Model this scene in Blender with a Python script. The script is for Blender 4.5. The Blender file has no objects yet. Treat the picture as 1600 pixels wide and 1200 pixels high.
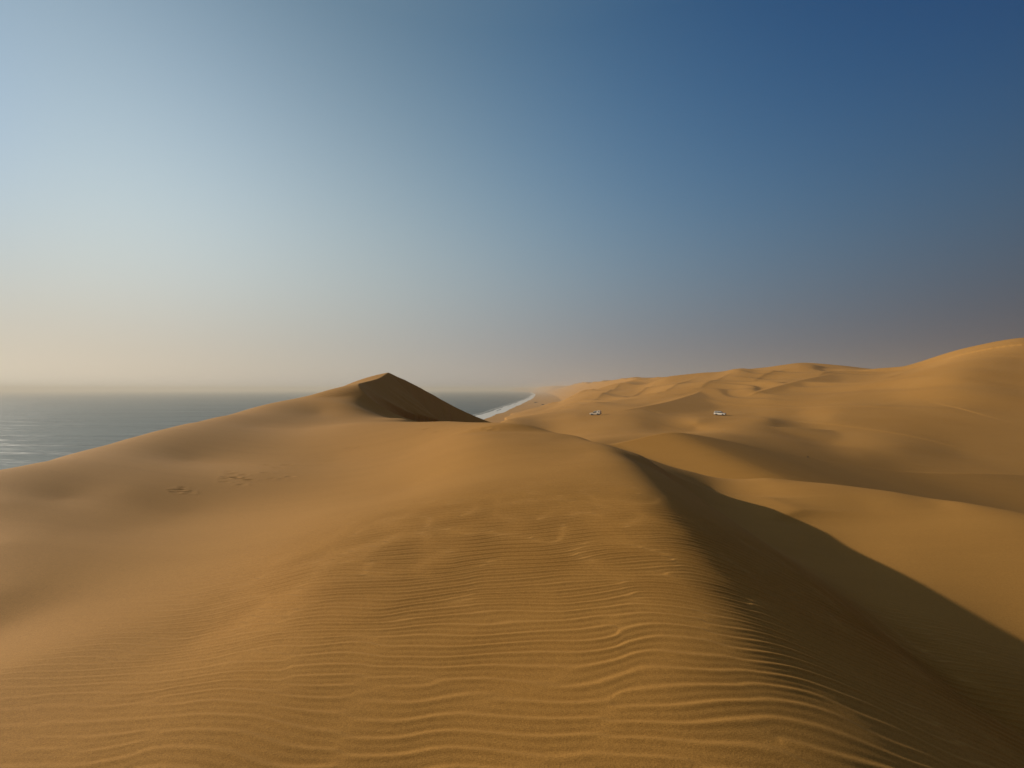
import bpy, bmesh, math, random
import numpy as np
from mathutils import Vector

S = bpy.context.scene
R = math.radians

# ------------------------------------------------------------------ camera
EYE = 1.6                     # the photographer stands on the dune, ground ~0
F = 671.0                     # focal length in pixels of the 1600 px frame
HOR = 609.0                   # image row of the horizon
SEA = -50.0
cam_d = bpy.data.cameras.new('camera')
cam_d.sensor_width = 36.0
cam_d.lens = 36.0 * F / 1600.0
cam_d.clip_start = 0.05
cam_d.clip_end = 400000.0
cam_d.shift_y = (HOR - 600.0) / 1600.0
cam = bpy.data.objects.new('camera', cam_d)
cam.location = (0, 0, EYE)
cam.rotation_euler = (R(90), 0, 0)
S.collection.objects.link(cam)
S.camera = cam

# ------------------------------------------------------------------ sun, sky, exposure
SUN_AZ = -68.0                # degrees from +Y (view direction), negative = left
SUN_EL = 20.0
sun_dir = Vector((math.sin(R(SUN_AZ)) * math.cos(R(SUN_EL)),
                  math.cos(R(SUN_AZ)) * math.cos(R(SUN_EL)), math.sin(R(SUN_EL))))
sl = bpy.data.lights.new('sun', 'SUN')
sl.energy = 4.2
sl.angle = R(0.55)
sl.color = (1.0, 0.90, 0.74)
so = bpy.data.objects.new('sun', sl)
so.rotation_euler = sun_dir.to_track_quat('Z', 'Y').to_euler()
S.collection.objects.link(so)

W = bpy.data.worlds.new('World')
S.world = W
W.use_nodes = True
nt = W.node_tree
for n in list(nt.nodes):
    nt.nodes.remove(n)


def N(tree, t, **kw):
    n = tree.nodes.new(t)
    for k, v in kw.items():
        setattr(n, k, v)
    return n


def math_n(tree, op, a, b=None, c=None, clamp=False):
    n = tree.nodes.new('ShaderNodeMath')
    n.operation = op
    n.use_clamp = clamp
    for i, v in enumerate((a, b, c)):
        if v is None:
            continue
        if isinstance(v, (int, float)):
            n.inputs[i].default_value = v
        else:
            tree.links.new(v, n.inputs[i])
    return n.outputs[0]


def ramp(tree, fac, stops, interp='LINEAR'):
    n = tree.nodes.new('ShaderNodeValToRGB')
    cr = n.color_ramp
    cr.interpolation = interp
    while len(cr.elements) < len(stops):
        cr.elements.new(0.5)
    for e, (p, c) in zip(cr.elements, stops):
        e.position = p
        e.color = (*c, 1) if len(c) == 3 else c
    tree.links.new(fac, n.inputs[0])
    return n.outputs[0]


def mixc(tree, fac, a, b, mode='MIX'):
    n = tree.nodes.new('ShaderNodeMix')
    n.data_type = 'RGBA'
    n.blend_type = mode
    for sock, v in ((n.inputs[0], fac), (n.inputs[6], a), (n.inputs[7], b)):
        if isinstance(v, (int, float)):
            sock.default_value = v
        elif isinstance(v, tuple):
            sock.default_value = (*v, 1) if len(v) == 3 else v
        else:
            tree.links.new(v, sock)
    return n.outputs[2]


sky = N(nt, 'ShaderNodeTexSky', sky_type='NISHITA', sun_disc=False)
sky.sun_elevation = R(SUN_EL)
sky.sun_rotation = R(SUN_AZ)
sky.altitude = 60
sky.air_density = 1.0
sky.dust_density = 1.0
sky.ozone_density = 1.0
bg = N(nt, 'ShaderNodeBackground')
bg.inputs[1].default_value = 0.10
out = N(nt, 'ShaderNodeOutputWorld')
# desert dust in the air: a smooth grade of the clear sky by height and by angle to the sun
tc = N(nt, 'ShaderNodeTexCoord')
sep = N(nt, 'ShaderNodeSeparateXYZ')
nt.links.new(tc.outputs['Generated'], sep.inputs[0])
dot = N(nt, 'ShaderNodeVectorMath', operation='DOT_PRODUCT')
nt.links.new(tc.outputs['Generated'], dot.inputs[0])
dot.inputs[1].default_value = sun_dir
sc_ = math_n(nt, 'MAXIMUM', dot.outputs['Value'], -0.45)
se_ = math_n(nt, 'MINIMUM', math_n(nt, 'MAXIMUM', sep.outputs['Z'], 0.0), 0.64)
sE_ = math_n(nt, 'POWER', 2.71828, math_n(nt, 'MULTIPLY', se_, -5.0))
sc_ = math_n(nt, 'MINIMUM', sc_, 0.962)
mul = lambda a, b: math_n(nt, 'MULTIPLY', a, b)
c3 = math_n(nt, 'MULTIPLY', mul(sc_, sc_), sc_)
c2 = mul(sc_, sc_)
c4 = mul(c2, c2)
c8 = mul(c4, c4)
c16 = mul(c8, c8)
sF_ = math_n(nt, 'POWER', 2.71828, mul(se_, -18.0))
feats = [None, sc_, c2, se_, sE_, mul(sE_, sc_), mul(sc_, se_), c3, mul(se_, se_), c8, mul(c3, se_), c16, mul(c16, c16), mul(c4, sE_), sF_, mul(sF_, sc_)]
GRADE = [[1.1682, 0.9804, 0.0068],
         [0.3014, 0.4107, 0.4902],
         [-1.3445, -1.4246, -1.4636],
         [-2.5589, -1.5043, 1.1157],
         [-2.6724, -3.0462, -1.7799],
         [1.1303, 1.2288, 0.8973],
         [5.1043, 2.7545, 1.1055],
         [0.4784, 0.9294, 1.0897],
         [-2.4568, -1.3977, -2.1292],
         [-0.1532, 0.227, 0.9083],
         [-2.2219, -1.8238, -1.5315],
         [-1.0421, -1.1203, -1.6083],
         [-1.0528, -0.6973, 0.2605],
         [-0.8359, -1.358, -1.7535],
         [1.3153, 2.0642, 2.3253],
         [-0.9658, -1.0209, -0.6244]]
chan = []
for k in range(3):
    acc = GRADE[0][k]
    for f_, w_ in zip(feats[1:], GRADE[1:]):
        acc = math_n(nt, 'MULTIPLY_ADD', f_, w_[k], acc)
    chan.append(math_n(nt, 'POWER', 2.71828, acc))
comb = N(nt, 'ShaderNodeCombineXYZ')
for k in range(3):
    nt.links.new(chan[k], comb.inputs[k])
graded = N(nt, 'ShaderNodeVectorMath', operation='MULTIPLY')
nt.links.new(sky.outputs[0], graded.inputs[0])
nt.links.new(comb.outputs[0], graded.inputs[1])
# added tint: unseen sky behind the camera made dimmer and warmer, colouring the shadows
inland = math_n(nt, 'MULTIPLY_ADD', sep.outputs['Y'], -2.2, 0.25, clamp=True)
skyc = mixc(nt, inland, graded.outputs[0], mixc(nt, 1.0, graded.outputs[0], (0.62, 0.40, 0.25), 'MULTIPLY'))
# added fill: unseen sky overhead brightened and warmed to lift the shaded sand
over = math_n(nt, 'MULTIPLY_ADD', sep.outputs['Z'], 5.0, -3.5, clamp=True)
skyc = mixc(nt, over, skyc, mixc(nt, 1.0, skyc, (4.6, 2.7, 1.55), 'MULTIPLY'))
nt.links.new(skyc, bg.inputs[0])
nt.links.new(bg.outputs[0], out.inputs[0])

S.view_settings.view_transform = 'Standard'
S.view_settings.look = 'None'
S.view_settings.gamma = 1.0
S.view_settings.use_curve_mapping = False
S.view_settings.exposure = 0.0
S.render.engine = 'CYCLES'
S.cycles.use_denoising = True
S.cycles.max_bounces = 6
S.cycles.volume_bounces = 1


# ------------------------------------------------------------------ noise helpers
class Noise:
    def __init__(self, seed):
        rng = np.random.RandomState(seed)
        self.p = rng.permutation(512)
        a = rng.rand(512) * 2 * np.pi
        self.g = np.stack([np.cos(a), np.sin(a)], 1)

    def __call__(self, x, y):
        xi = np.floor(x).astype(np.int64)
        yi = np.floor(y).astype(np.int64)
        xf = x - xi
        yf = y - yi
        u = xf ** 3 * (xf * (xf * 6 - 15) + 10)
        v = yf ** 3 * (yf * (yf * 6 - 15) + 10)

        def gr(ix, iy, fx, fy):
            h = self.p[(self.p[ix & 511] + iy) & 511]
            return self.g[h, 0] * fx + self.g[h, 1] * fy
        a = gr(xi, yi, xf, yf)
        b = gr(xi + 1, yi, xf - 1, yf)
        c = gr(xi, yi + 1, xf, yf - 1)
        d = gr(xi + 1, yi + 1, xf - 1, yf - 1)
        return ((a * (1 - u) + b * u) * (1 - v) + (c * (1 - u) + d * u) * v) * 1.5


nz = [Noise(s) for s in range(11, 23)]


def sstep(a, b, x):
    t = np.clip((x - a) / (b - a), 0, 1)
    return t * t * (3 - 2 * t)


def smin(a, b, k):
    return 0.5 * (a + b - np.sqrt((a - b) ** 2 + k * k))


def smax(a, b, k):
    return 0.5 * (a + b + np.sqrt((a - b) ** 2 + k * k))


def P(px, py, d):             # a direction seen in the photo, at a real distance d along the view
    return ((px - 800.0) / F * d, float(d), EYE - (py - HOR) / F * d)


# ------------------------------------------------------------------ terrain: large smooth form
class Surface:
    """thin-plate surface through 3-D survey points, in log-range space"""
    R0 = 5.0

    def warp(self, x, y):
        r = np.sqrt(x * x + y * y) + 1e-9
        k = np.log1p(r / self.R0) / r
        return x * k, y * k, r

    def __init__(self, pts, smooth=8e-4):
        p = np.array(pts, float)
        u, v, r = self.warp(p[:, 0], p[:, 1])
        q = (p[:, 2] - EYE) / (r + self.R0)
        n = len(p)
        d2 = (u[:, None] - u) ** 2 + (v[:, None] - v) ** 2
        K = 0.5 * d2 * np.log(d2 + 1e-12) + np.eye(n) * smooth
        A = np.zeros((n + 3, n + 3))
        A[:n, :n] = K
        A[:n, n] = 1
        A[:n, n + 1] = u
        A[:n, n + 2] = v
        A[n:, :n] = A[:n, n:].T
        s = np.linalg.solve(A, np.concatenate([q, [0, 0, 0]]))
        self.u, self.v, self.w, self.c = u, v, s[:n].astype(np.float64), s[n:]

    def __call__(self, x, y):
        x = np.asarray(x, float)
        y = np.asarray(y, float)
        sh = x.shape
        x = x.ravel()
        y = y.ravel()
        o = np.empty(len(x))
        for i in range(0, len(x), 100000):
            a, b, r = self.warp(x[i:i + 100000], y[i:i + 100000])
            d2 = (a[:, None] - self.u) ** 2 + (b[:, None] - self.v) ** 2
            q = (0.5 * d2 * np.log(d2 + 1e-12)) @ self.w + self.c[0] + self.c[1] * a + self.c[2] * b
            o[i:i + 100000] = q * (r + self.R0) + EYE
        return o.reshape(sh)


G = 0.0
PTS = [
    # the dune top around and ahead of the photographer
    (0, 0, -.06), (0.9, 2, -.02), (-1, 2, -.15), (1.3, 4, -.02), (-1, 4.5, -.21), (1.7, 7, -.01), (-1, 8, -.25),
    (1.9, 11, 0), (-1.2, 13, -.22), (0, -3, -.06), (1, -8, -.1), (1.5, -20, -.4), (2.0, 15, -.04),
    # left flank into the bowl
    P(300, 1200, 1.98), P(0, 1200, 2.08), P(0, 1050, 3.1), P(300, 1000, 3.6), P(0, 980, 4.6), P(0, 927, 5.23), P(300, 900, 5.5),
    P(500, 900, 4.35), P(520, 800, 8.2), P(520, 720, 20), P(300, 800, 10.5), P(100, 960, 4.7), P(100, 900, 5.8), P(100, 835, 7.7), P(100, 780, 10.4), P(0, 850, 6.8),
    P(0, 785, 9.1), P(200, 830, 8.5), P(200, 765, 11.5), P(300, 720, 19.5), P(400, 740, 15.5), P(450, 700, 25), P(640, 760, 10.5), P(650, 700, 18.5),
    # left crest, then the seaward fall
    P(0, 734, 12.2), P(-300, 800, 9), P(50, 724, 14), P(100, 712.5, 16.5), P(150, 699, 20), P(200, 685, 24), P(250, 672.5, 28), P(300, 661, 36), P(350, 650, 48), P(420, 634.5, 68), P(450, 627, 76),
    P(500, 614, 85), P(520, 606.5, 88), P(560, 598, 94), P(608, 583, 104), P(400, 668, 38), P(500, 645, 66), P(-500, 1000, 7),
    P(480, 668, 42), (-17.5, 14.4, -1.5), (-15, 8, -1.3), (-22, 18, -2.3), (-25, 25, -2.5), (-25, 8, -3.2), (-20, 12, -2.3), (-32, 32, -4.2), (-45, 48, -6.5), (-45, 28, -9), (-45, 12, -9), (-35, 0, -5.5), (-20, -8, -2.6), (-58, 48, -10), (-52, 65, -6),
    # hump in front
    P(560, 660, 36), P(620, 658, 33), P(700, 658, 28), P(760, 661, 24), P(820, 665, 20.5), P(870, 672, 17.5),
    # gap behind the hump
    (-5, 48, -4.6), (-12, 58, -5.0), (3, 36, -4.2), (8, 30, -4.4), (-14, 75, -6.0), (-4, 75, -8.5), (0, 100, -11), (-10, 100, -8.5),
    # back slope of the peak, down to the beach plain
    P(590, 632, 78), P(556, 603, 84), P(640, 657, 77), P(572, 618, 80), P(600, 652, 70), P(640, 657, 62), P(640, 597, 106), P(670, 613, 107.5), P(700, 630, 109), P(730, 645, 110), P(760, 657.5, 111), P(800, 668, 112), (-40, 128, -3), (-25, 135, -8), (-60, 105, -6), (-75, 80, -11), (-75, 55, -14), (-10, 135, -16), (-20, 170, -24), (-60, 170, -26),
    (-110, 110, -34), (-120, 60, -36), (-110, 20, -34), (-120, -40, -40), (-60, 10, -18), (-50, -25, -16), (-100, 170, -44),
    (-150, 60, -52), (-140, -20, -52), (-130, 200, -52), (-80, 260, -40), (-30, 260, -32), (-40, 400, -44), (-60, 600, -49), (-100, 400, -53),
    (-160, 300, -62), (-220, 100, -75), (-200, -100, -75), (-130, 650, -62), (-75, 930, -58),
    (-8, 932, -48.5), (60, 1459, -48.5), (-30, 1459, -57), (165, 2580, -49), (70, 2580, -58), (300, 4790, -48), (200, 4790, -60),
    (480, 11000, -40), (330, 11000, -70), (-900, 3000, -140), (-900, 800, -140), (-2500, 9000, -300), (-700, 200, -130), (-700, -500, -130),
    # right bench below the slip face (P near, shelf edge)
    *[(bx, by, -2.16 + 0.03 * bx) for by in (-3, 1, 5, 9, 12.5) for bx in (6.6, 8.3, 10.3, 12.4)],
    (14, 2, -1.76), (14, 6, -1.75), (14, 9.5, -1.75), (7, 15, -1.92), (9, 15.5, -1.88),
    P(1200, 748, 16.6), P(1300, 757, 15.5), P(1400, 770, 14.1), P(1500, 785, 12.8), P(1600, 803, 11.7),
    P(1080, 737, 17.6), P(1040, 727, 17.8), P(1000, 714, 18.2), (4.5, 4, -1.6), (5.3, 6, -1.75), (5.3, 9, -1.75), (5, 12, -1.55),
    (17, 16, -3.6), (13, 20.5, -3.7), (9.5, 21.5, -3.2), (18, 8, -2.9), (19, 3, -3.2), (22, 12, -4.8), (24, 4, -4.9), (25, -6, -5.2), (14, 18.2, -2.9), (11, 18.8, -2.5),
    (8, -6, -2.1), (10, -20, -3.6), (3.0, 19, -1.15),
    # valley beyond the bench
    (18, 30, -7.0), (10, 40, -5.8), (26, 28, -8.2), (36, 24, -9), (22, 44, -7.6), (36, 42, -10.2), (50, 42, -11.8), (62, 42, -13), (74, 46, -13.6),
    # second ridge: its crest, then the valley behind it
    (12, 88, -8.8), (10, 53, -5.0), (24, 56, -6), (36, 59, -8.4), (48, 62, -10.6), (60, 65, -12.6), (80, 70, -13.8),
    P(1350, 710, 86), P(1250, 692, 92), P(1400, 700, 100), P(1500, 706, 104), P(1600, 706, 106), P(1130, 679, 85), P(1300, 692, 110),
    P(1148, 668, 125), P(1220, 668, 135), P(1285, 671, 137),
    (12, 95, -9.6), (30, 120, -10.2), (8, 130, -13.0), (45, 132, -10.8), (60, 140, -10.8),
    # the shelf with the cars
    P(780, 662, 180), P(840, 656, 190), P(900, 648, 195), P(930, 646, 197), P(980, 642, 195), P(1010, 640, 205), P(1060, 648, 192), P(1125, 649, 197), P(1180, 647, 200), P(1250, 645, 190),
    P(1000, 660, 150), P(1090, 658, 150), P(950, 655, 165), P(1200, 655, 150), P(1300, 650, 160),
    # the big right massif
    P(1400, 620, 200), P(1300, 610, 260), P(1600, 600, 190), P(1500, 590, 210), P(1200, 620, 260), P(1100, 628, 270), P(1150, 600, 340), P(1250, 590, 340),
    P(1350, 590, 300), P(1600, 560, 235), P(1700, 560, 220), P(1800, 530, 230), P(2200, 560, 160), P(1700, 700, 110), P(2200, 730, 90),
    # skyline
    P(1600, 533, 270), P(1500, 548, 300), P(1440, 566, 330), P(1410, 573, 350), P(1330, 574, 400), P(1250, 570, 430), P(1180, 577, 430), P(1155, 574, 460), P(1100, 583, 500), P(1040, 588, 560),
    P(1010, 593, 640), P(980, 592, 700), P(950, 596, 800), P(905, 600, 1000), P(870, 603, 1900), P(850, 600, 2400), P(830, 605, 3500), P(785, 605, 15500), P(810, 604, 14000), P(835, 603, 9000), P(770, 606.5, 16500),
    P(960, 618, 460), P(1000, 612, 460), P(900, 625, 520), P(870, 632, 640), P(900, 612, 750), P(860, 618, 1100), P(845, 620, 1500), P(920, 636, 290), P(860, 643, 330), P(830, 650, 330), P(810, 646, 620),
    # behind the skyline and the camera
    (420, 480, 20), (300, 600, 12), (560, 420, 32), (500, 250, 40), (340, 800, 10), (460, 1200, 12), (700, 2500, 5), (1200, 5000, 30), (2500, 9000, 60), (1500, 1200, 40), (3000, 2000, 60),
    (60, -20, -6), (120, -40, 0), (60, 15, -8), (100, 40, -6), (300, -60, 25), (0, -60, -4), (60, -150, -6), (-40, -90, -14), (-20, -400, -20), (300, -500, 10), (2000, -1500, 40), (-100, -2500, -30), (500, -5000, 20),
]
base = Surface(PTS + [(2.6, 2, -.02), (2.7, 4.5, -.04), (3.0, 7, -.06), (3.4, 10, -.1), (3.5, 12.5, -.1), (3.3, 15, -.12), (2.9, 17, -.2)])
_under = [(0.5, 1, -2.3), (1.5, 3, -2.35), (2.0, 5, -2.4), (2.4, 8, -2.3), (2.6, 11, -1.5), (2.6, 14, -0.75), (2.6, 17, -0.65), (4.3, 12.8, -1.3), (4.4, 15.5, -1.1), (1, -3, -2.4), (1, -9, -3), (3.2, 4, -2.15), (3.6, 7, -2.2), (4, 10, -2.0)]
bench_base = Surface([p for p in PTS if not (p[0] < 2.6 and abs(p[1]) < 21 and p[2] > -1.0 and p[0] > -2.0)] + _under)


# ------------------------------------------------------------------ terrain: crests
def poly_dist(x, y, pts, extend=False):
    """distance, signed side (+ = right of travel), parameter 0..1, nearest point"""
    pts = np.array(pts, float)
    seg = np.sqrt(((pts[1:] - pts[:-1]) ** 2).sum(1))
    tot = seg.sum()
    best = np.full(x.shape, 1e18)
    side = np.zeros(x.shape)
    tt = np.zeros(x.shape)
    qx = np.zeros(x.shape)
    qy = np.zeros(x.shape)
    acc = 0.0
    for i in range(len(seg)):
        ax, ay = pts[i]
        dx, dy = pts[i + 1] - pts[i]
        t = ((x - ax) * dx + (y - ay) * dy) / (seg[i] ** 2)
        t = np.clip(t, 0, 1)
        cx = ax + t * dx
        cy = ay + t * dy
        d = (x - cx) ** 2 + (y - cy) ** 2
        m = d < best
        best = np.where(m, d, best)
        sd = (x - ax) * dy - (y - ay) * dx
        side = np.where(m, np.sign(sd), side)
        tt = np.where(m, (acc + t * seg[i]) / tot, tt)
        qx = np.where(m, cx, qx)
        qy = np.where(m, cy, qy)
        acc += seg[i]
    return np.sqrt(best), side, tt, qx, qy


def smooth_line(pts, n=8):
    p = np.array(pts, float)
    p = np.vstack([2 * p[0] - p[1], p, 2 * p[-1] - p[-2]])
    o = []
    for i in range(1, len(p) - 2):
        for k in range(n):
            t = k / n
            a, b, c, d = p[i - 1], p[i], p[i + 1], p[i + 2]
            o.append(0.5 * (2 * b + (c - a) * t + (2 * a - 5 * b + 4 * c - d) * t * t + (3 * b - a - 3 * c + d) * t ** 3))
    o.append(p[-2])
    return [tuple(v) for v in o]


# the crest beside the photographer: x as a function of y
CY = np.array([-40, -12, -4, 0, 1.8, 2.5, 3.7, 5.6, 8.5, 11.2, 13.5, 15.5, 17.5, 21, 30])
CX = np.array([-1.0, 0.9, 1.25, 1.45, 1.55, 1.6, 1.78, 2.1, 2.48, 2.68, 2.72, 2.5, 2.3, 2.2, 2.2])

# lee hollows cut behind other crests: polyline (travel direction, hollow on its right), depth, length
def PX(*a):
    return [P(*v)[:2] for v in a]


CARVES = [
    # shelf crests
    (PX((995, 636.5, 212), (1005, 637, 208), (1022, 641, 198), (1032, 643, 192)), -0.5, 1.6, 0.4),
    # spurs on the massif
    (PX((1330, 650, 170), (1420, 625, 190), (1520, 607, 175), (1580, 590, 165), (1620, 575, 160)), 0.3, 20.3, 0.4),
    (PX((1220, 602, 320), (1262, 590, 340), (1290, 583, 370), (1330, 576, 400)), 1.8, 23.2, 0.4),
    (PX((1160, 596, 360), (1185, 585, 390), (1215, 574, 425), (1245, 570, 440)), 2.2, 26.1, 0.4),
    (PX((1350, 600, 280), (1390, 590, 300), (1430, 578, 320), (1470, 560, 320)), 1.3, 20.3, 0.4),
    (PX((1075, 620, 330), (1100, 608, 380), (1130, 595, 430), (1155, 577, 470)), 2.4, 29.0, 0.4),
    (PX((1010, 625, 330), (1040, 612, 390), (1070, 600, 460), (1095, 587, 510)), 2.6, 29.0, 0.4),
    (PX((960, 626, 360), (985, 613, 430), (1010, 604, 500), (1030, 592, 570)), 2.8, 29.0, 0.4),
    (PX((905, 632, 400), (930, 621, 460), (950, 612, 540), (975, 598, 660)), 3.0, 31.9, 0.4),
    (PX((895, 617, 620), (915, 609, 700), (940, 601, 800)), 3.5, 37.7, 0.4),
    (PX((870, 622, 800), (888, 613, 900), (900, 604, 1000)), 4.0, 43.5, 0.4),
    (PX((848, 624, 1150), (862, 614, 1350), (872, 607, 1700)), 7.0, 58.0, 0.4),
    (PX((845, 612, 2000), (853, 605, 2300), (858, 602, 2600)), 12.0, 101.5, 0.4),
]
BRINK3 = smooth_line([P(672, 664, 77), P(655, 659, 77.5), P(640, 655, 78.5), P(614, 645, 78.8), P(590, 630, 79.5), P(570, 614, 81.5), P(560, 601, 85), P(568, 597.5, 91), P(592, 591, 98), P(607, 582, 104)], 6) + \
    [P(640, 597, 106), P(670, 613, 107.5), P(700, 630, 109), P(730, 645, 110), P(760, 657.5, 111), P(800, 668, 112)]
BRINK = [p[:2] for p in BRINK3]
RIDGE3 = smooth_line([P(a_, b_, 50.0 / (1 - 0.25 * (a_ - 800) / F)) for a_, b_ in ((840, 682), (912, 677), (1000, 676), (1059, 675.5), (1130, 687), (1206, 703), (1300, 721), (1421, 737), (1558, 740), (1700, 747), (1900, 764))], 6)


def PP(*a):
    return smooth_line([P(*v) for v in a], 6)


# crest line (left to right, near side on its right), near slope, far slope, reach, fall at the ends, rounding
BODIES = [
    (RIDGE3, 0.17, 0.28, 32, 3.0, 0.25),
    (PP((1085, 672, 128), (1148, 667, 130), (1220, 667.5, 132), (1285, 671, 134), (1345, 679, 136)), 0.12, 0.25, 34, 2.0, 0.3),
    (PP((1040, 652, 196), (1080, 648, 199), (1125, 648, 199), (1180, 646, 204), (1250, 644.5, 212)), 0.10, 0.22, 50, 2.5, 0.4),
    (PP((905, 652, 184), (935, 647, 192), (970, 642, 202), (1010, 634.5, 222), (1050, 626, 260), (1085, 615, 310), (1110, 605, 370)), 0.14, 0.20, 60, 4.0, 0.5),
    (PP((1330, 652, 190), (1410, 630, 205), (1490, 614, 215), (1550, 603, 220), (1590, 588, 226), (1640, 566, 232)), 0.12, 0.24, 60, 4.0, 0.6),
    (PP((1150, 622, 270), (1205, 606, 300), (1255, 593, 330), (1300, 584, 362), (1330, 577, 392)), 0.16, 0.26, 60, 5.0, 0.6),
]


def along(pts3, t):
    p = np.array(pts3)
    l = np.concatenate([[0], np.cumsum(np.hypot(*(p[1:, :2] - p[:-1, :2]).T))])
    return np.interp(t * l[-1], l, p[:, 2])


COAST_Y = np.array([-4000, 0, 300, 932, 1459, 2580, 4790, 8000, 11183, 16000, 40000])
COAST_X = np.array([-150, -140, -110, -28, 22, 123, 262, 375, 300, -300, -4000])


def terrain(x, y):
    z = base(x, y)
    r = np.hypot(x, y)
    # gentle undulation at several scales, growing with distance
    a1 = np.clip(r / 400.0, 0, 1)
    z = z + nz[0](x / 11.0, y / 14.0) * 0.05 * sstep(8, 40, r)
    z = z + nz[1](x / 38.0 + 3, y / 46.0) * 0.55 * sstep(70, 260, r)
    far = sstep(180, 500, r) * sstep(SEA + 4, SEA + 24, z)
    ph = (x * 0.80 + y * 0.35) / 62.0 + nz[2](x / 130.0, y / 150.0) * 0.9
    fr = ph - np.floor(ph)
    wv = np.where(fr < 0.72, fr / 0.72, (1 - fr) / 0.28)
    wv = wv * wv * (3 - 2 * wv) * 0.35 + wv * 0.65
    z = z + (wv - 0.5) * (3.0 + 3.0 * sstep(350, 900, r)) * far * (0.6 + 0.6 * nz[3](x / 160.0, y / 160.0))
    z = z + nz[4](x / 110.0, y / 110.0) * 3.2 * far
    ph = (x * 0.93 + y * 0.12) / 30.0 + nz[9](x / 70.0, y / 90.0) * 1.1
    fr = ph - np.floor(ph)
    wv = np.where(fr < 0.7, fr / 0.7, (1 - fr) / 0.3)
    z = z + (wv * wv * (3 - 2 * wv) - 0.5) * 1.7 * far * np.clip(0.3 + 1.4 * nz[10](x / 120.0, y / 150.0), 0, 1.2)
    for pts, h, L, taper in CARVES:
        if h == 0:
            continue
        p = np.array(pts)
        lo = p.min(0) - 11 * L
        hi = p.max(0) + 11 * L
        m = (x > lo[0]) & (x < hi[0]) & (y > lo[1]) & (y < hi[1])
        if not m.any():
            continue
        d, sd, t, _, _ = poly_dist(x[m], y[m], smooth_line(pts, 6))
        u = d / L
        g = u * np.exp(1 - u)
        ends = sstep(0, taper, t) * sstep(0, taper, 1 - t)
        if h < 0:
            sd, h = -sd, -h
        lee = sstep(-0.05, 0.15, u * sd)
        z[m] -= h * g * ends * lee
    # peak dune slip face
    m = (x > -45) & (x < 25) & (y > 60) & (y < 125)
    if m.any():
        xx, yy = x[m], y[m]
        d, sd, t, qx, qy = poly_dist(xx, yy, BRINK)
        zb = along(BRINK3, t)
        near_b = sstep(0.0, 0.05, t) * sstep(1.0, 0.9, t)
        wind = zb - 0.16 * d - 0.012 * d * d
        low = z[m] - 0.8 * sstep(9, 3, d) * near_b
        zo = z[m] + (smax(wind, low, 0.15) - z[m]) * near_b * sstep(17, 13, d)
        slip = np.maximum(zb, np.where(d < 1.5, zo - 0.2, -99)) - 0.60 * d + (0.16 * nz[5](t * 70.0, d * 0.10) + 0.05 * nz[6](t * 240.0, d * 0.2)) * sstep(0.3, 2.5, d)
        floor_ = -9.0 + 0 * d
        zi = smax(slip, floor_, 0.8)
        zi = np.minimum(zi, z[m] + 2.5)
        zi = z[m] + (zi - z[m]) * sstep(6, -4, xx) * sstep(45, 25, d) * sstep(0.0, 0.03, t)
        z[m] = np.where(sd > 0, zi, zo)
    # low sharp-crested dunes across the valley and on the far slopes
    for pts3, near_s, far_s, reach, drop, k_ in BODIES:
        p = np.array(pts3)
        m = (x > p[:, 0].min() - reach) & (x < p[:, 0].max() + reach) & (y > p[:, 1].min() - reach) & (y < p[:, 1].max() + reach)
        if not m.any():
            continue
        xx, yy = x[m], y[m]
        d, sd, t, qx, qy = poly_dist(xx, yy, [q[:2] for q in pts3])
        body = along(pts3, t) - np.where(sd > 0, near_s * d, far_s * d) - drop * (1 - sstep(0.0, 0.14, t) * sstep(1.0, 0.86, t))
        w_ = sstep(reach, reach * 0.6, d) * sstep(0.0, 0.06, t) * sstep(1.0, 0.96, t)
        z[m] = z[m] + (smax(z[m] - 0.4 * k_, body, k_) - z[m]) * w_
    # the crest beside the photographer, falling off to the right
    m = (np.abs(x) < 40) & (y > -60) & (y < 60)
    if m.any():
        xx, yy = x[m], y[m]
        s = xx - np.interp(yy, CY, CX)
        hump = sstep(18.6, 16.4, yy)
        slope = 0.52 - 0.15 * sstep(11.0, 12.2, yy) * sstep(14.6, 13.4, yy)
        w = 0.40 + 0.65 * sstep(6, 1, yy)
        crest = base(np.interp(yy, CY, CX), yy)
        slip = crest - slope * 0.5 * (s + np.sqrt(s * s + w * w)) + slope * 0.1 * w
        lower = bench_base(xx, yy)
        top = smin(z[m], slip, 0.12)
        zz = top + (smax(top, lower, 0.38) - top) * sstep(0.5, 1.5, s)
        z[m] = z[m] * (1 - hump) + zz * hump
    z = np.maximum(np.where(z > 60.0, smin(z, 72.0, 3.0), z), -140.0)      # no dune tops 72 m, no sea bed below 90 m of water
    # the shore: sand dips under the sea left of the coastline
    m = (z < SEA + 14) | (x < -60) | (y > 700)
    if m.any():
        xc = np.interp(y[m], COAST_Y, COAST_X) + 4 * nz[8](y[m] / 160.0, y[m] * 0 + .5)
        inl = x[m] - xc
        beach = SEA + np.where(inl > 0, 0.035 * inl + 0.00022 * inl ** 2 + 0.35 * np.maximum(inl - 150, 0), 0.05 * inl)
        floor_ = SEA + np.minimum(0.02 * inl, 1.2)
        z[m] = np.minimum(np.where(inl > 0, np.maximum(z[m], floor_), z[m]), np.maximum(beach, -140))
    return z


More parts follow.
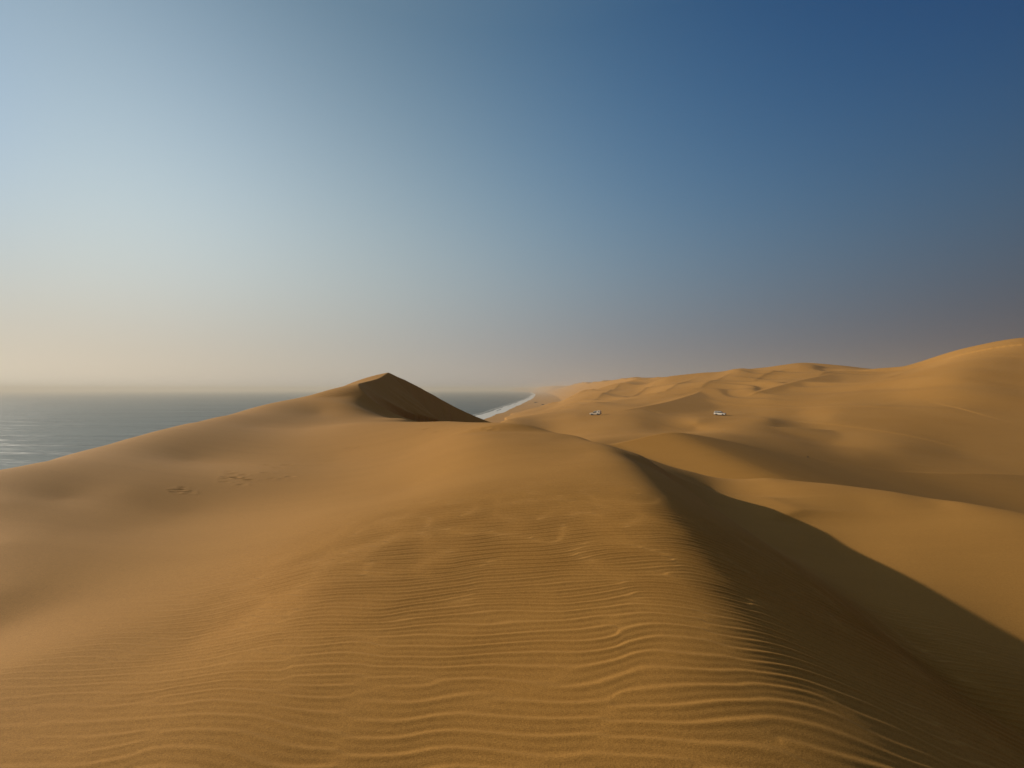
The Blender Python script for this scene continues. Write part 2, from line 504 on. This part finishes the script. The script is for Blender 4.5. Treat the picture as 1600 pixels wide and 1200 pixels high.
# ------------------------------------------------------------------ wind ripples: narrow-band field with real branch points
def ripple_field(seed, lam, tile_y, ny, tile_x, nx, spread_k, spread_a):
    rng = np.random.RandomState(seed)
    w = rng.randn(ny, nx) + 1j * rng.randn(ny, nx)
    fy = np.fft.fftfreq(ny, tile_y / ny)[:, None]
    fx = np.fft.fftfreq(nx, tile_x / nx)[None, :]
    k = np.hypot(fx, fy) + 1e-9
    ang = np.arctan2(fx, fy)
    k0 = 1.0 / lam
    spec = np.exp(-((k - k0) / (spread_k * k0)) ** 2 / 2 - (ang / spread_a) ** 2 / 2) * (fy > 0)
    f = np.fft.ifft2(np.fft.fft2(w) * spec)
    return (f / np.sqrt((np.abs(f) ** 2).mean())).astype(np.complex64)


def bilerp(f, u, v):          # periodic lookup, u along x (columns), v along y (rows), in cells
    ny, nx = f.shape
    x0 = np.floor(u).astype(np.int64)
    y0 = np.floor(v).astype(np.int64)
    a = (u - x0).astype(np.float32)
    b = (v - y0).astype(np.float32)
    x1 = (x0 + 1) % nx
    y1 = (y0 + 1) % ny
    x0 %= nx
    y0 %= ny
    return (f[y0, x0] * (1 - a) + f[y0, x1] * a) * (1 - b) + (f[y1, x0] * (1 - a) + f[y1, x1] * a) * b


RIP = ripple_field(5, 0.124, 20.48, 2048, 40.96, 1024, 0.10, 0.13)
CRS = ripple_field(8, 0.035, 5.12, 1024, 5.12, 1024, 0.35, 0.5)


def ripples(x, y):
    s = x - np.interp(y, CY, CX)
    wy = y + 0.11 * nz[5](x / 2.3, y / 1.9) + 0.10 * x * 0.35 + 0.06 * nz[6](x / 0.7, y / 0.5)
    wy = wy - 0.018 * np.minimum(s + 1.0, 0) ** 2 * 0.6       # lines bend back on the left flank
    f = bilerp(RIP, x / 40.96 * 1024, wy / 20.48 * 2048)
    amp = np.abs(f)
    ph = np.angle(f)
    # sharper crest than trough, gentle windward side
    h = 0.72 * (np.sin(ph) - 0.34 * np.sin(2 * ph)) + 0.13 * np.cos(2 * (ph - 2.0))
    h = h * (amp / (amp + 0.30)) * 1.26
    patch = 1.0 + 0.10 * nz[7](x / 1.7, y / 2.2)
    # strong on the dune top, weaker to smooth on the left flank
    mask = sstep(-6.6, -2.4, s + 0.16 * y - 0.2) * (0.70 + 0.30 * sstep(14, 4, y))
    lee = np.where(s > 0, 1.0 + 1.2 * sstep(0.9, 2.2, s), 1.0)
    bench = 1.0 - 0.55 * sstep(4.0, 5.0, s)
    fade = sstep(9.5, 5.2, np.hypot(x, y))
    return (0.0074 + 0.0052 * sstep(2.0, 5.0, y)) * h * np.clip(patch, 0.25, 1.3) * mask * lee * bench * fade


# small tufted scour marks inside the troughs and old tracks
def on_ground(px, py, d0=6.0, d1=60.0):
    d = np.linspace(d0, d1, 400)
    z = terrain((px - 800.0) / F * d, d.copy())
    row = HOR - (z - EYE) / d * F
    hit = np.nonzero(row <= py)[0]
    k = hit[0] if len(hit) else len(d) - 1
    return ((px - 800.0) / F * d[k], d[k], z[k])


_rng = np.random.RandomState(3)
_marks = [(655, 671), (668, 670), (684, 674), (742, 671), (752, 670), (760, 670), (771, 672), (547, 700), (560, 699)]
_marks += [(368 + _rng.randn() * 13, 749 + _rng.randn() * 5) for _ in range(18)]
_marks += [(288 + _rng.randn() * 8, 769 + _rng.randn() * 3) for _ in range(8)]
_marks += [(430 + _rng.randn() * 22, 738 + _rng.randn() * 6) for _ in range(9)]
TRACKS = [on_ground(*m_) for m_ in _marks]


def tracks(x, y):
    z = np.zeros(x.shape)
    for i, (tx, ty, _) in enumerate(TRACKS):
        m = (np.abs(x - tx) < 1.2) & (np.abs(y - ty) < 1.2)
        if m.any():
            dx = (x[m] - tx)
            dy = (y[m] - ty)
            k_ = np.clip(ty / 25.0, 0.45, 1.1)
            sx = (0.20 + 0.10 * ((i * 7) % 5) / 5) * k_
            sy = 0.16 * k_
            q = (dx / sx) ** 2 + (dy / sy) ** 2
            z[m] += 0.34 * k_ * (-0.075 * np.exp(-q) + 0.035 * np.exp(-((np.sqrt(q) - 1.7) / 0.5) ** 2)) * (0.7 + 0.5 * ((i * 3) % 4) / 4)
    return z


def material(name):
    m = bpy.data.materials.new(name)
    m.use_nodes = True
    t = m.node_tree
    b = t.nodes['Principled BSDF']
    return m, t, b


def grid_mesh(name, X, Y, Z, close_cols, centre=None):
    """X, Y, Z are (rows, cols); optionally closed round the columns and capped in the middle"""
    nr, nc = X.shape
    co = np.stack([X, Y, Z], -1).reshape(-1, 3).astype(np.float32)
    i = np.arange(nr - 1)[:, None] * nc
    if close_cols:
        j = np.arange(nc)[None, :]
        j1 = (j + 1) % nc
    else:
        j = np.arange(nc - 1)[None, :]
        j1 = j + 1
    quads = np.stack([i + j, i + nc + j, i + nc + j1, i + j1], -1).reshape(-1, 4)[:, ::-1]
    tris = np.zeros((0, 3), int)
    if centre is not None:
        c = len(co)
        co = np.vstack([co, np.array([centre], np.float32)])
        jj = np.arange(nc)
        tris = np.stack([np.full(nc, c), jj, (jj + 1) % nc], -1)[:, ::-1]
    me = bpy.data.meshes.new(name)
    me.vertices.add(len(co))
    me.vertices.foreach_set('co', co.ravel())
    nl = quads.size + tris.size
    me.loops.add(nl)
    me.loops.foreach_set('vertex_index', np.concatenate([quads.ravel(), tris.ravel()]).astype(np.int32))
    st = np.concatenate([np.arange(len(quads)) * 4, quads.size + np.arange(len(tris)) * 3]).astype(np.int32)
    me.polygons.add(len(st))
    me.polygons.foreach_set('loop_start', st)
    me.update(calc_edges=True)
    me.polygons.foreach_set('use_smooth', np.ones(len(st), bool))
    me.update()
    o = bpy.data.objects.new(name, me)
    S.collection.objects.link(o)
    return o


# ------------------------------------------------------------------ sand sheet
r_list = [0.9]
while r_list[-1] < 16000:
    r = r_list[-1]
    if r < 16:
        st = 0.009 if r < 3 else 0.009 + (r - 3) * 0.0016
    else:
        st = max(0.030, r * 0.0042)
    r_list.append(r + st)
RR = np.array(r_list)
fine = np.radians(np.linspace(-57, 57, 1000))
coarse = np.radians(np.linspace(57, 303, 90)[1:-1])
TH = np.concatenate([fine, coarse])           # azimuth from +Y, clockwise
SX = RR[:, None] * np.sin(TH)[None, :]
SY = RR[:, None] * np.cos(TH)[None, :]
SZ = terrain(SX.copy(), SY.copy())
near = (RR < 27)
SZ[near] += ripples(SX[near], SY[near])
SZ += tracks(SX, SY)
dunes = grid_mesh('dunes', SX, SY, SZ, True, centre=(0, 0, float(terrain(np.array([0.0]), np.array([0.001]))[0])))
dunes['kind'] = 'structure'

sand, t, b = material('sand')
geo = N(t, 'ShaderNodeNewGeometry')
pos = geo.outputs['Position']


def noise(tree, vec, scale, detail=3.0, rough=0.5):
    n = tree.nodes.new('ShaderNodeTexNoise')
    n.inputs['Scale'].default_value = scale
    n.inputs['Detail'].default_value = detail
    n.inputs['Roughness'].default_value = rough
    tree.links.new(vec, n.inputs['Vector'])
    return n.outputs['Fac']


patchy = noise(t, pos, 0.035, 4)
mid = noise(t, pos, 0.6, 4)
grain = noise(t, pos, 170.0, 3, 0.75)
col = ramp(t, patchy, [(0.3, (0.415, 0.201, 0.043)), (0.7, (0.445, 0.224, 0.056))])
col = mixc(t, math_n(t, 'MULTIPLY', mid, 0.35), col, (0.385, 0.176, 0.036))
gr = ramp(t, grain, [(0.25, (0.58, 0.55, 0.52)), (0.5, (1, 1, 1)), (0.78, (1.36, 1.36, 1.36))])
col = mixc(t, 1.0, col, gr, 'MULTIPLY')
# mineral sorting: fine speckle at every scale and faint wind-drawn streaks
fb = ramp(t, noise(t, pos, 30.0, 8, 0.80), [(0.30, (0.86, 0.85, 0.84)), (0.5, (1, 1, 1)), (0.70, (1.10, 1.11, 1.12))])
col = mixc(t, 1.0, col, fb, 'MULTIPLY')
mpw = N(t, 'ShaderNodeMapping')
mpw.inputs['Rotation'].default_value = (0, 0, R(12))
mpw.inputs['Scale'].default_value = (0.12, 0.9, 0.5)
t.links.new(pos, mpw.inputs['Vector'])
stk = ramp(t, noise(t, mpw.outputs[0], 1.4, 6, 0.65), [(0.36, (0.965, 0.958, 0.95)), (0.55, (1, 1, 1))])
col = mixc(t, 1.0, col, stk, 'MULTIPLY')
t.links.new(col, b.inputs['Base Color'])
b.inputs['Roughness'].default_value = 0.92
b.inputs['Specular IOR Level'].default_value = 0.15
b1 = N(t, 'ShaderNodeBump')
b1.inputs['Strength'].default_value = 0.9
b1.inputs['Distance'].default_value = 0.004
t.links.new(noise(t, pos, 110.0, 4, 0.75), b1.inputs['Height'])
b2 = N(t, 'ShaderNodeBump')
b2.inputs['Strength'].default_value = 0.08
b2.inputs['Distance'].default_value = 0.02
t.links.new(noise(t, pos, 22.0, 6, 0.75), b2.inputs['Height'])
t.links.new(b1.outputs[0], b2.inputs['Normal'])
t.links.new(b2.outputs[0], b.inputs['Normal'])
dunes.data.materials.append(sand)

# ------------------------------------------------------------------ sea
sr = np.concatenate([np.array([60.0]), np.geomspace(90, 90000, 120)])
sth = np.radians(np.linspace(0, 360, 180, endpoint=False))
QX = sr[:, None] * np.sin(sth)[None, :]
QY = sr[:, None] * np.cos(sth)[None, :]
sea = grid_mesh('sea', QX, QY, np.full(QX.shape, SEA), True, centre=(0, 0, SEA))
sea['kind'] = 'structure'
wat, t, b = material('sea_water')
geo = N(t, 'ShaderNodeNewGeometry')
pos = geo.outputs['Position']
b.inputs['Base Color'].default_value = (0.045, 0.080, 0.084, 1)
b.inputs['Roughness'].default_value = 0.42
b.inputs['IOR'].default_value = 1.33
mp = N(t, 'ShaderNodeMapping')
mp.inputs['Rotation'].default_value = (0, 0, R(20))
mp.inputs['Scale'].default_value = (0.16, 1.0, 1.0)
t.links.new(pos, mp.inputs['Vector'])
h = math_n(t, 'ADD', noise(t, mp.outputs[0], 0.035, 5, 0.6), math_n(t, 'MULTIPLY', noise(t, mp.outputs[0], 0.008, 2), 2.5))
sw = N(t, 'ShaderNodeTexWave', wave_type='BANDS', bands_direction='Y')
sw.inputs['Scale'].default_value = 0.0075
sw.inputs['Distortion'].default_value = 5.0
sw.inputs['Detail'].default_value = 3.0
sw.inputs['Detail Scale'].default_value = 2.0
mp2 = N(t, 'ShaderNodeMapping')
mp2.inputs['Rotation'].default_value = (0, 0, R(12))
mp2.inputs['Scale'].default_value = (0.45, 1.0, 1.0)
t.links.new(pos, mp2.inputs['Vector'])
t.links.new(mp2.outputs[0], sw.inputs['Vector'])
h = math_n(t, 'ADD', h, math_n(t, 'MULTIPLY', sw.outputs['Fac'], 0.22))
bm_ = N(t, 'ShaderNodeBump')
bm_.inputs['Strength'].default_value = 1.0
bm_.inputs['Distance'].default_value = 8.0
t.links.new(h, bm_.inputs['Height'])
t.links.new(bm_.outputs[0], b.inputs['Normal'])
sea.data.materials.append(wat)

# surf: ragged lines of foam along the beach, each a real sheet just over the water
foam, t, b = material('foam')
b.inputs['Base Color'].default_value = (0.62, 0.62, 0.60, 1)
b.inputs['Roughness'].default_value = 0.9
surf_bm = bmesh.new()
yy_ = np.concatenate([np.arange(150, 3000, 9.0), np.geomspace(3000, 15500, 260)])
xx_ = np.interp(yy_, COAST_Y, COAST_X) + 4 * nz[8](yy_ / 160.0, yy_ * 0 + .5)
for band, (off, wid, gap, zup) in enumerate([(-7, 13, -0.35, .10), (-25, 6, -0.2, .14), (-40, 3, 0.15, .18)]):
    q = nz[9](yy_ / 45.0, yy_ * 0 + band * 7.3 + .3)
    q2 = nz[10](yy_ / 17.0, yy_ * 0 + band * 3.1 + .7)
    w1 = wid * np.clip(0.75 + 0.4 * q + 0.2 * q2 - gap, 0.0, 2.0)
    c1 = xx_ + off + 1.5 * q2 + 3 * nz[11](yy_ / 200.0, yy_ * 0 + band)
    prev = None
    for k in range(len(yy_)):
        if w1[k] < 0.5:
            prev = None
            continue
        cur = (surf_bm.verts.new((c1[k] - w1[k], yy_[k], SEA + zup)), surf_bm.verts.new((c1[k] + w1[k] * 0.8, yy_[k], SEA + zup)))
        if prev:
            surf_bm.faces.new((prev[0], prev[1], cur[1], cur[0]))
        prev = cur
me = bpy.data.meshes.new('surf')
surf_bm.normal_update()
surf_bm.to_mesh(me)
surf_bm.free()
me.materials.append(foam)
surf = bpy.data.objects.new('surf', me)
S.collection.objects.link(surf)
surf['kind'] = 'stuff'

# ------------------------------------------------------------------ haze
hz_top = max(float(SZ.max()) + 3.0, EYE + 5.0)
hz_bot = min(float(SZ.min()), SEA) - 1.0
bm = bmesh.new()
bmesh.ops.create_cube(bm, size=1.0)
for v in bm.verts:
    v.co = (v.co.x * 200000.0, v.co.y * 200000.0, (hz_top if v.co.z > 0 else hz_bot))
me = bpy.data.meshes.new('haze')
bm.to_mesh(me)
bm.free()
hz = bpy.data.objects.new('haze', me)
S.collection.objects.link(hz)
hz['kind'] = 'stuff'
hm = bpy.data.materials.new('haze_air')
hm.use_nodes = True
ht = hm.node_tree
for n in list(ht.nodes):
    ht.nodes.remove(n)
pv = N(ht, 'ShaderNodeVolumePrincipled')
pv.inputs['Color'].default_value = (0.71, 0.645, 0.555, 1)
pv.inputs['Density'].default_value = 0.00019
pv.inputs['Anisotropy'].default_value = 0.20
ho = N(ht, 'ShaderNodeOutputMaterial')
ht.links.new(pv.outputs[0], ho.inputs['Volume'])
me.materials.append(hm)


# ------------------------------------------------------------------ objects
def ground(x, y):
    return float(terrain(np.array([x]), np.array([y]))[0])


def ground_normal(x, y, e=1.5):
    return Vector((ground(x - e, y) - ground(x + e, y), ground(x, y - e) - ground(x, y + e), 2 * e)).normalized()


def simple(name, colr, rough, metal=0.0, dirt=None):
    m, t, b = material(name)
    if dirt:
        g = N(t, 'ShaderNodeTexCoord')
        f = ramp(t, noise(t, g.outputs['Object'], 3.0, 4), [(0.35, (0, 0, 0)), (0.75, (1, 1, 1))])
        c = mixc(t, math_n(t, 'MULTIPLY', f, 0.45), colr, dirt)
        t.links.new(c, b.inputs['Base Color'])
    else:
        b.inputs['Base Color'].default_value = (*colr, 1)
    b.inputs['Roughness'].default_value = rough
    b.inputs['Metallic'].default_value = metal
    return m


M_PAINT = simple('dusty_white_paint', (0.88, 0.86, 0.81), 0.35, 0.0, (0.70, 0.60, 0.46))
M_GLASS = simple('dark_glass', (0.015, 0.017, 0.02), 0.12)
M_TYRE = simple('tyre_rubber', (0.020, 0.019, 0.018), 0.85)
M_RIM = simple('rim_alloy', (0.42, 0.41, 0.39), 0.4, 0.7)
M_BLACK = simple('black_plastic', (0.025, 0.024, 0.023), 0.6)
M_LAMP = simple('lamp_lens', (0.75, 0.74, 0.70), 0.15)
M_TAIL = simple('tail_lens', (0.35, 0.02, 0.015), 0.2)


def put(name, bm_, mat, parent):
    bmesh.ops.recalc_face_normals(bm_, faces=bm_.faces[:])
    me = bpy.data.meshes.new(name)
    bm_.to_mesh(me)
    bm_.free()
    me.materials.append(mat)
    o = bpy.data.objects.new(name, me)
    S.collection.objects.link(o)
    if parent is not None:
        o.parent = parent
    return o


def extrude_profile(bm_, prof, half, taper=None, bevel=0.05):
    """side outline (x, z) pushed out to both sides; taper(x, z) gives the half width"""
    f = taper or (lambda x, z: half)
    a = [bm_.verts.new((x, f(x, z), z)) for x, z in prof]
    b_ = [bm_.verts.new((x, -f(x, z), z)) for x, z in prof]
    fs = [bm_.faces.new(a), bm_.faces.new(b_[::-1])]
    for i in range(len(prof)):
        k = (i + 1) % len(prof)
        fs.append(bm_.faces.new((a[i], b_[i], b_[k], a[k])))
    if bevel:
        ed = [e for e in fs[0].edges] + [e for e in fs[1].edges]
        bmesh.ops.bevel(bm_, geom=ed, offset=bevel, segments=2, affect='EDGES', profile=0.6)


def box(bm_, x0, x1, y0, y1, z0, z1, bevel=0.02):
    g = bmesh.ops.create_cube(bm_, size=1.0)
    for v in g['verts']:
        v.co = ((x0 + x1) / 2 + v.co.x * (x1 - x0), (y0 + y1) / 2 + v.co.y * (y1 - y0), (z0 + z1) / 2 + v.co.z * (z1 - z0))
    if bevel:
        ed = list({e for v in g['verts'] for e in v.link_edges})
        bmesh.ops.bevel(bm_, geom=ed, offset=bevel, segments=2, affect='EDGES', profile=0.6)


def lathe_y(bm_, prof, cx, cz, n=28):
    """rings (radius, y) turned round a wheel axle"""
    rings = []
    for r_, y_ in prof:
        rings.append([bm_.verts.new((cx + r_ * math.cos(2 * math.pi * k / n), y_, cz + r_ * math.sin(2 * math.pi * k / n))) for k in range(n)])
    for a, b_ in zip(rings, rings[1:]):
        for k in range(n):
            bm_.faces.new((a[k], a[(k + 1) % n], b_[(k + 1) % n], b_[k]))
    bm_.faces.new(rings[0])
    bm_.faces.new(rings[-1][::-1])


def arch(cx, r, n=9):
    return [(cx + r * math.cos(math.pi * (1 - k / (n - 1))), 0.42 + r * math.sin(math.pi * (1 - k / (n - 1)))) for k in range(n)]


def side_panel(bm_, pts, fy, sgn, t_=0.012):
    a = [bm_.verts.new((x, sgn * (fy(x, z) + t_), z)) for x, z in pts]
    b_ = [bm_.verts.new((x, sgn * (fy(x, z) - 0.03), z)) for x, z in pts]
    bm_.faces.new(a)
    bm_.faces.new(b_[::-1])
    for i in range(len(pts)):
        k = (i + 1) % len(pts)
        bm_.faces.new((a[i], b_[i], b_[k], a[k]))


def end_panel(bm_, quad, out_):
    """flat pane across the car: quad of (x, y, z), pushed out along x"""
    a = [bm_.verts.new((x + out_, y, z + 0.01)) for x, y, z in quad]
    b_ = [bm_.verts.new((x - out_ * 2, y, z - 0.02)) for x, y, z in quad]
    bm_.faces.new(a)
    bm_.faces.new(b_[::-1])
    for i in range(4):
        k = (i + 1) % 4
        bm_.faces.new((a[i], b_[i], b_[k], a[k]))


def off_roader(label, pickup):
    root = bpy.data.objects.new('pickup_truck' if pickup else 'off_road_car', None)
    S.collection.objects.link(root)
    root['label'] = label
    root['category'] = 'pickup' if pickup else 'car'
    root['group'] = 'white vehicles parked on the dunes'
    LF, LR, WB = 2.35, -2.45, 1.40
    low = [(LR, 0.55)] + [(LR + .02, 0.48)] + arch(-WB, 0.47) + arch(WB, 0.47) + [(LF - .05, 0.50), (LF, 0.62), (LF - .02, 0.98), (LF - 0.25, 1.10), (0.95, 1.17), (LR + 0.05, 1.17), (LR, 1.0)]
    wid = lambda x, z: 0.93 - 0.05 * max(0, (abs(x) - 1.7)) - 0.04 * max(0, z - 0.95)
    bm_ = bmesh.new()
    extrude_profile(bm_, low, 0.93, wid)
    put('body', bm_, M_PAINT, root)
    gw = lambda x, z: 0.89 - 0.22 * max(0, z - 1.15)
    x_end = -0.75 if pickup else -2.32
    top = [(1.02, 1.165), (0.42, 1.78), (0.2, 1.84), (x_end + 0.25, 1.85), (x_end + 0.08, 1.78), (x_end, 1.165)]
    bm_ = bmesh.new()
    extrude_profile(bm_, top, 0.85, gw, 0.04)
    put('cabin', bm_, M_PAINT, root)
    wins = [[(0.78, 1.22), (0.34, 1.70), (-0.02, 1.73), (-0.02, 1.22)], [(-0.10, 1.22), (-0.10, 1.73), (-0.68 if pickup else -0.95, 1.73), (-0.68 if pickup else -0.95, 1.22)]]
    if not pickup:
        wins.append([(-1.05, 1.22), (-1.05, 1.73), (-2.02, 1.71), (-2.16, 1.22)])
    for sg in (1, -1):
        for w_ in wins:
            bm_ = bmesh.new()
            side_panel(bm_, w_, gw, sg)
            put('side_window', bm_, M_GLASS, root)
    bm_ = bmesh.new()
    end_panel(bm_, [(0.93, 0.74, 1.25), (0.93, -0.74, 1.25), (0.47, -0.66, 1.73), (0.47, 0.66, 1.73)], 0.02)
    put('windscreen', bm_, M_GLASS, root)
    xe = x_end
    bm_ = bmesh.new()
    end_panel(bm_, [(xe + .01, 0.70, 1.26), (xe + .01, -0.70, 1.26), (xe + 0.07, -0.62, 1.70), (xe + 0.07, 0.62, 1.70)], -0.02)
    put('rear_window', bm_, M_GLASS, root)
    if pickup:
        bm_ = bmesh.new()
        extrude_profile(bm_, [(-0.98, 1.18), (-0.98, 1.86), (-1.10, 1.93), (-2.30, 1.93), (-2.40, 1.86), (-2.42, 1.18)], 0.84, lambda x, z: 0.88 - 0.10 * max(0, z - 1.2), 0.05)
        can = put('canopy', bm_, M_PAINT, root)
        for sg in (1, -1):
            bm_ = bmesh.new()
            side_panel(bm_, [(-1.62, 1.40), (-1.62, 1.78), (-1.96, 1.78), (-1.96, 1.40)], lambda x, z: 0.88 - 0.10 * max(0, z - 1.2), sg)
            put('side_window', bm_, M_GLASS, can)
    else:
        bm_ = bmesh.new()
        for sg in (1, -1):
            box(bm_, -2.05, 0.15, sg * 0.62 - 0.025, sg * 0.62 + 0.025, 1.90, 1.95, 0.01)
            for xk in (-1.95, -1.0, 0.05):
                box(bm_, xk - .03, xk + .03, sg * 0.62 - .02, sg * 0.62 + .02, 1.83, 1.91, 0)
        for xk in (-1.8, -1.2, -0.6, 0.0):
            box(bm_, xk - .02, xk + .02, -0.6, 0.6, 1.915, 1.945, 0)
        put('roof_rack', bm_, M_BLACK, root)
    for cx in (WB, -WB):
        for sg in (1, -1):
            bm_ = bmesh.new()
            o_, i_ = sg * 0.93, sg * 0.68
            lathe_y(bm_, [(0.24, i_), (0.36, i_), (0.395, i_ + sg * 0.04), (0.40, (i_ + o_) / 2), (0.395, o_ - sg * 0.04), (0.36, o_), (0.25, o_)], cx, 0.40)
            wh = put('wheel', bm_, M_TYRE, root)
            bm_ = bmesh.new()
            lathe_y(bm_, [(0.24, o_ - sg * .05), (0.25, o_ + sg * .004), (0.21, o_ + sg * .006), (0.18, o_ - sg * .03), (0.06, o_ - sg * .02), (0.04, o_ + sg * .01)], cx, 0.40, 20)
            put('rim', bm_, M_RIM, wh)
            bm_ = bmesh.new()
    bm_ = bmesh.new()
    box(bm_, LF - 0.06, LF + 0.14, -0.86, 0.86, 0.46, 0.72, 0.05)
    put('front_bumper', bm_, M_BLACK, root)
    bm_ = bmesh.new()
    box(bm_, LR - 0.12, LR + 0.06, -0.86, 0.86, 0.50, 0.70, 0.04)
    put('rear_bumper', bm_, M_BLACK, root)
    bm_ = bmesh.new()
    box(bm_, LF - 0.02, LF + 0.03, -0.42, 0.42, 0.76, 0.96, 0.01)
    put('grille', bm_, M_BLACK, root)
    bm_ = bmesh.new()
    box(bm_, LR + 0.25, LF - 0.25, -0.70, 0.70, 0.34, 0.60, 0.03)
    put('underbody', bm_, M_BLACK, root)
    for sg in (1, -1):
        bm_ = bmesh.new()
        box(bm_, LF - 0.06, LF + 0.025, sg * 0.66 - 0.17, sg * 0.66 + 0.17, 0.78, 0.95, 0.03)
        put('headlight', bm_, M_LAMP, root)
        bm_ = bmesh.new()
        box(bm_, LR - 0.03, LR + 0.05, sg * 0.80 - 0.07, sg * 0.80 + 0.07, 0.80, 1.12, 0.02)
        put('tail_light', bm_, M_TAIL, root)
        bm_ = bmesh.new()
        box(bm_, 0.70, 0.82, sg * 1.0 - 0.10, sg * 1.0 + 0.10, 1.20, 1.38, 0.03)
        put('wing_mirror', bm_, M_BLACK, root)
        bm_ = bmesh.new()
        box(bm_, -0.90, 0.90, sg * 0.90 - 0.06, sg * 0.90 + 0.06, 0.36, 0.44, 0.015)
        put('side_step', bm_, M_BLACK, root)
    return root


def park(o, px, d, heading):
    x, y = (px - 800.0) / F * d, d
    n = ground_normal(x, y)
    fwd = Vector((math.cos(heading), math.sin(heading), 0))
    fwd = (fwd - n * fwd.dot(n)).normalized()
    left = n.cross(fwd)
    from mathutils import Matrix
    o.rotation_euler = Matrix((fwd, left, n)).transposed().to_euler()
    o.location = Vector((x, y, ground(x, y))) - n * 0.03


park(off_roader('white off-road car with dark windows and roof rack, facing right on the open sand slope', False), 1125, 197, R(-42))
park(off_roader('white pickup with a canopy over its bed, facing left, tilted on the dune shelf', True), 930.5, 190, R(148))

M_LEAF, t, b = material('dry_shrub')
b.inputs['Base Color'].default_value = (0.060, 0.050, 0.028, 1)
b.inputs['Roughness'].default_value = 0.9
M_STEM = simple('dry_stem', (0.10, 0.07, 0.04), 0.9)


def shrub(label, px, d, w, hgt, n, seed, name='shrub', leaf=0.45):
    rng = random.Random(seed)
    x, y = (px - 800.0) / F * d, d
    root = bpy.data.objects.new(name, None)
    S.collection.objects.link(root)
    root.location = (x, y, ground(x, y) - 0.05 * hgt)
    root['label'] = label
    root['category'] = 'shrub' if name == 'shrub' else 'grass tuft'
    bm_ = bmesh.new()
    lumps = [(rng.uniform(-.36, .36) * w, rng.uniform(-.25, .25) * w, rng.uniform(.55, 1.0) * hgt, rng.uniform(.14, .26) * w) for _ in range(9)]
    for _ in range(n):
        lx, ly, lh, lr = rng.choice(lumps)
        a = rng.uniform(0, 2 * math.pi)
        q = math.sqrt(rng.random())
        px_, py_ = lx + lr * q * math.cos(a), ly + lr * q * math.sin(a)
        pz = lh * math.sqrt(max(0, 1 - q * q)) * rng.uniform(0.15, 1.0)
        c = Vector((px_, py_, pz))
        u = Vector((rng.gauss(0, 1), rng.gauss(0, 1), rng.gauss(0, 1))).normalized() * leaf * rng.uniform(.6, 1.3)
        v = u.orthogonal().normalized() * leaf * 0.4
        f = [bm_.verts.new(c - u), bm_.verts.new(c + v), bm_.verts.new(c + u), bm_.verts.new(c - v)]
        bm_.faces.new(f)
    put('foliage', bm_, M_LEAF, root)
    bm_ = bmesh.new()
    for lx, ly, lh, lr in lumps:
        base_r = 0.012 * w
        top = Vector((lx, ly, lh * 0.8))
        bot = Vector((lx * 0.3, ly * 0.3, -0.2 * hgt))
        ra = [bm_.verts.new(bot + Vector((base_r * math.cos(k * 2.094), base_r * math.sin(k * 2.094), 0))) for k in range(3)]
        rb = [bm_.verts.new(top + Vector((base_r * .3 * math.cos(k * 2.094), base_r * .3 * math.sin(k * 2.094), 0))) for k in range(3)]
        for k in range(3):
            bm_.faces.new((ra[k], ra[(k + 1) % 3], rb[(k + 1) % 3], rb[k]))
    put('stem', bm_, M_STEM, root)


shrub('dark low shrub on the beach right at the bend of the surf line', 838, 1640, 18, 4.5, 900, 1)
shrub('dark low shrub at the foot of the coastal dunes, inland of the beach', 848, 1330, 10, 3.6, 700, 2)
shrub('small dark dry tuft on the bare crest line in the dune valley', 1262, 60.3, 0.28, 0.15, 160, 3, 'grass_tuft', 0.05)
